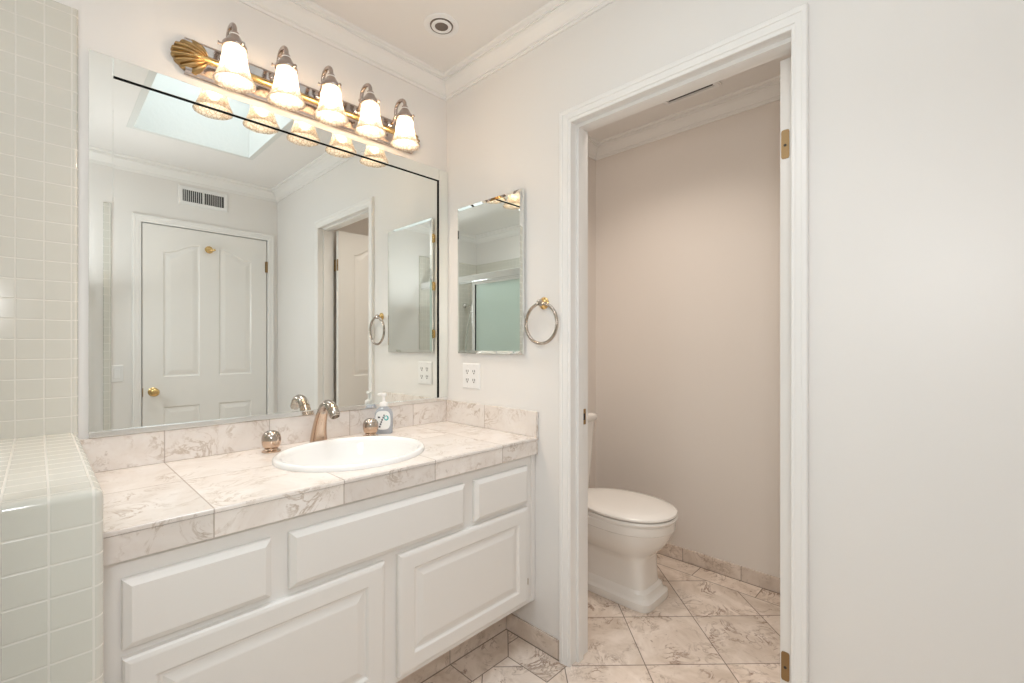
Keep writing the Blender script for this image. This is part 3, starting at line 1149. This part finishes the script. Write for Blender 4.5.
# ================================================================== OUTLET PLATE
op = thing('outlet_plate', 'white double outlet plate under the medicine cabinet', 'outlet', (0, -.187, 1.0))
m = MB()
rg = []
for ins, out in ((0, .0005), (0, .004), (.005, .007)):
    rg.append([(-out, y, z) for y, z in ((-.247 + ins, 1.002 + ins), (-.128 - ins, 1.002 + ins), (-.128 - ins, 1.120 - ins), (-.247 + ins, 1.120 - ins))])
m.rings(rg)
m.build('cover_plate', 'plastic', op)
for yc in (-.2105, -.1645):
    for zc in (1.041, 1.081):
        m = MB()
        pts = [(yc + .0165 * max(-.85, min(.85, math.cos(a))), zc + .0145 * math.sin(a)) for a in [2 * PI * i / 28 for i in range(28)]]
        m.prism(pts, lambda y, z, h: (-h, y, z), .0071, .0082)
        r = m.build('receptacle', 'plastic', op)
        m = MB()
        m.box(-.0088, -.0082, yc - .0080, yc - .0045, zc - .002, zc + .009)
        m.box(-.0088, -.0082, yc + .0045, yc + .0080, zc - .002, zc + .008)
        m.lathe([(.0034, .0082), (.0034, .0088)], (0, yc, zc - .0075), (-1, 0, 0), 12)
        m.build('slots', 'slot', r)
    for zc in (1.013, 1.109):
        m = MB(); m.lathe([(.0028, .0070), (.0028, .0078)], (0, yc, zc), (-1, 0, 0), 12)
        m.build('screw', 'grey_vent', op)

# ================================================================== RECESSED SPOT
rl = thing('recessed_spotlight', 'round recessed ceiling spotlight, unlit, near the mirror wall', 'ceiling light', (-.270, -.314, CEIL))
rc = (-.270, -.314, CEIL)
m = MB(); m.lathe([(.070, .0003), (.069, .004), (.062, .0065), (.050, .0065), (.046, .003), (.046, .0003)], rc, (0, 0, -1), 48, False, False)
m.build('trim_ring', 'plastic', rl, True, 40)
m = MB(); m.lathe([(.0455, .0004), (.0445, .0056), (.0420, .0056)], rc, (0, 0, -1), 48, True, True)
m.build('gap_ring', 'gap', rl)
m = MB(); m.lathe([(.041, .0013), (.040, .006), (.034, .010), (.028, .009), (.025, .004)], rc, (0, 0, -1), 40, False, False)
m.build('eyeball', 'plastic', rl, True, 40)
m = MB(); m.lathe([(.0255, .0014), (.0255, .0035), (.018, .005), (.0, .0055)], rc, (0, 0, -1), 32)
m.build('lamp', 'bulb_off', rl, True)

# ================================================================== BACK WALL FITTINGS
av = thing('air_vent', 'white wall register above the entry door, seen in the mirror', 'air vent', (-.52, YB, 2.237))
m = MB()
VZ0, VZ1, WX0, WX1 = 2.236, 2.376, -.680, -.362
m.sweep([(WX0, VZ0), (WX1, VZ0), (WX1, VZ1), (WX0, VZ1)], [(0, .0005), (0, .004), (.006, .009), (.026, .009), (.028, .004), (.028, .0005)], True, lambda x, z, h: (x, YB + h, z))
m.build('frame', 'plastic', av)
m = MB(); m.box(WX0 + .028, WX1 - .028, YB + .0005, YB + .0015, VZ0 + .028, VZ1 - .028)
m.build('duct_opening', 'dark', av)
m = MB(); m.box(-.526, -.517, YB + .0016, YB + .008, VZ0 + .028, VZ1 - .028)
m.build('centre_bar', 'plastic', av)
for i in range(20):
    x = WX0 + .036 + i * .0126
    if abs(x + .5215) < .009:
        continue
    m = MB()
    tw = .35 if i < 10 else -.75
    c, s_ = math.cos(tw), math.sin(tw)
    m.prism([(x - .0006 * c - .0035 * s_, -.0035 * c), (x + .0006 * c - .0035 * s_, -.0035 * c), (x + .0006 * c + .0035 * s_, .0035 * c), (x - .0006 * c + .0035 * s_, .0035 * c)], lambda a, b, h: (a, YB + .0058 + b, h), VZ0 + .0285, VZ1 - .0285)
    m.build('louver', 'plastic', av)

rh = thing('robe_hook', 'brass robe hook on the entry door, seen in the mirror', 'hook', (-.489, YB + .014, 1.915))
m = MB(); m.lathe([(.027, .0003), (.027, .004), (.020, .008), (.009, .012), (.008, .022)], (-.489, YB + .0135, 1.925), (0, 1, 0), 24)
m.build('rose', 'brass', rh, True, 40)
m = MB()
m.tube([(-.489, YB + .034, 1.925), (-.505, YB + .046, 1.918), (-.522, YB + .052, 1.925)], [.007, .006, .008], 12)
m.tube([(-.489, YB + .034, 1.925), (-.473, YB + .046, 1.918), (-.456, YB + .052, 1.925)], [.007, .006, .008], 12)
m.build('prongs', 'brass', rh, True)

ls = thing('light_switch', 'white rocker light switch left of the entry door, seen in the mirror', 'light switch', (-1.012, YB, .96))
m = MB()
rg = []
for ins, out in ((0, .0005), (0, .004), (.004, .006)):
    rg.append([(x, YB + out, z) for x, z in ((-1.051 + ins, .955 + ins), (-.985 - ins, .955 + ins), (-.985 - ins, 1.070 - ins), (-1.051 + ins, 1.070 - ins))])
m.rings(rg)
m.build('cover_plate', 'plastic', ls)
m = MB(); m.box(-1.0355, -1.0005, YB + .0062, YB + .0075, .977, 1.048)
m.build('gap', 'grey_vent', ls)
m = MB(); m.box(-1.0340, -1.0020, YB + .0075, YB + .0105, .979, 1.046, .0015)
m.build('rocker', 'plastic', ls)

# ================================================================== TOILET ROOM
TX = .611
to = thing('toilet', 'white two piece toilet with closed lid in the toilet room', 'toilet', (TX, -.50, 0))


def egg(yf, yb, hw, z, n=48, sq=2.0, taper=.0):
    """closed outline, front at yf (towards -y), back at yb"""
    r = []
    yc = yf + hw * 1.25 if (yb - yf) > hw * 2.2 else (yf + yb) / 2
    for i in range(n):
        a = 2 * PI * i / n
        c, s_ = math.cos(a), math.sin(a)
        x = hw * math.copysign(abs(c) ** (2 / sq), c)
        L = (yc - yf) if s_ < 0 else (yb - yc)
        y = yc + L * math.copysign(abs(s_) ** (2 / sq), s_)
        if s_ > 0:
            x *= 1 - taper * abs(s_) ** 2
        r.append((TX + x, y, z))
    return r


m = MB()
m.rings([egg(-.806, -.20, .125, .0005, sq=6), egg(-.808, -.20, .127, .012, sq=6), egg(-.806, -.20, .125, .034, sq=6), egg(-.795, -.20, .117, .040, sq=5.5),
         egg(-.788, -.20, .112, .047, sq=5.5), egg(-.783, -.20, .109, .066, sq=5.5), egg(-.768, -.20, .100, .078, sq=5), egg(-.763, -.20, .098, .13, sq=5), egg(-.763, -.20, .100, .195, sq=4.5),
         egg(-.768, -.20, .106, .215, sq=3.4), egg(-.780, -.20, .124, .232, sq=2.6), egg(-.815, -.20, .152, .262, sq=2.2), egg(-.842, -.20, .169, .300, sq=2.1),
         egg(-.858, -.20, .177, .338, sq=2.1), egg(-.860, -.20, .178, .346, sq=2.1), egg(-.866, -.20, .182, .350, sq=2.1), egg(-.868, -.20, .183, .385, sq=2.1), egg(-.863, -.20, .179, .391, sq=2.1)])
bowl = m.build('bowl', 'biscuit', to, True, 32)
m = MB()
m.rings([egg(-.860, -.375, .180, .3915, sq=2.15), egg(-.872, -.372, .185, .393, sq=2.15), egg(-.876, -.370, .187, .402, sq=2.15), egg(-.870, -.372, .184, .410, sq=2.15), egg(-.855, -.375, .175, .411, sq=2.15)])
m.build('seat', 'seat', to, True, 40)
m = MB()
m.rings([egg(-.850, -.365, .173, .4150, sq=2.15), egg(-.870, -.362, .185, .4155, sq=2.15), egg(-.875, -.360, .188, .420, sq=2.15), egg(-.873, -.362, .187, .427, sq=2.15), egg(-.863, -.366, .179, .4335, sq=2.15), egg(-.82, -.39, .152, .4385, sq=2.15), egg(-.74, -.45, .10, .441, sq=2.1)])
m.build('lid', 'seat', to, True, 40)
m = MB()
m.rings([egg(-.845, -.38, .169, .4108, sq=2.15), egg(-.845, -.38, .169, .4152, sq=2.15)])
m.build('lid_gap', 'slot', to)
for sx in (-.075, .075):
    m = MB(); m.tube([(TX + sx - .025, -.352, .408), (TX + sx + .025, -.352, .408)], .013, 14)
    m.build('seat_hinge', 'seat', to, True)


def rrect(hw, y0, y1, z, r=.03, n=6):
    pts = []
    for cx, cy, a0 in ((hw - r, y1 - r, 0), (-hw + r, y1 - r, 90), (-hw + r, y0 + r, 180), (hw - r, y0 + r, 270)):
        for i in range(n + 1):
            a = math.radians(a0 + 90 * i / n)
            pts.append((TX + cx + r * math.cos(a), cy + r * math.sin(a), z))
    return pts


m = MB()
m.rings([rrect(.150, -.318, -.135, .392), rrect(.156, -.322, -.133, .41), rrect(.174, -.330, -.131, .62), rrect(.184, -.334, -.131, .770), rrect(.186, -.336, -.131, .780)])
m.build('tank', 'biscuit', to, True, 40)
m = MB()
m.rings([rrect(.187, -.338, -.129, .781), rrect(.196, -.346, -.127, .790), rrect(.199, -.349, -.126, .800), rrect(.196, -.346, -.127, .814), rrect(.180, -.332, -.14, .822), rrect(.14, -.30, -.17, .825)])
m.build('tank_lid', 'biscuit', to, True, 40)
m = MB(); m.lathe([(.014, 0), (.014, .008), (.008, .012), (.006, .018)], (TX - .13, -.336, .71), (0, -1, 0), 16)
m.tube([(TX - .13, -.352, .71), (TX - .10, -.356, .708), (TX - .06, -.356, .703)], [.006, .006, .008], 10)
m.build('flush_lever', 'chrome', to, True)

ef = thing('exhaust_grille', 'ceiling exhaust grille in the toilet room', 'exhaust fan', (.80, -.83, CEIL))
m = MB()
m.sweep([(.66, -.97), (.93, -.97), (.93, -.69), (.66, -.69)], [(0, .0005), (0, .008), (.010, .014), (.024, .014), (.026, .004), (.026, .0005)], True, lambda x, y, h: (x, y, CEIL - h))
m.build('frame', 'plastic', ef)
m = MB(); m.box(.686, .904, -.944, -.716, CEIL - .0045, CEIL - .0005)
m.build('opening', 'dark', ef)
for i in range(6):
    m = MB(); m.box(.698 + i * .034, .712 + i * .034, -.943, -.717, CEIL - .0105, CEIL - .0048)
    m.build('slat', 'plastic', ef)
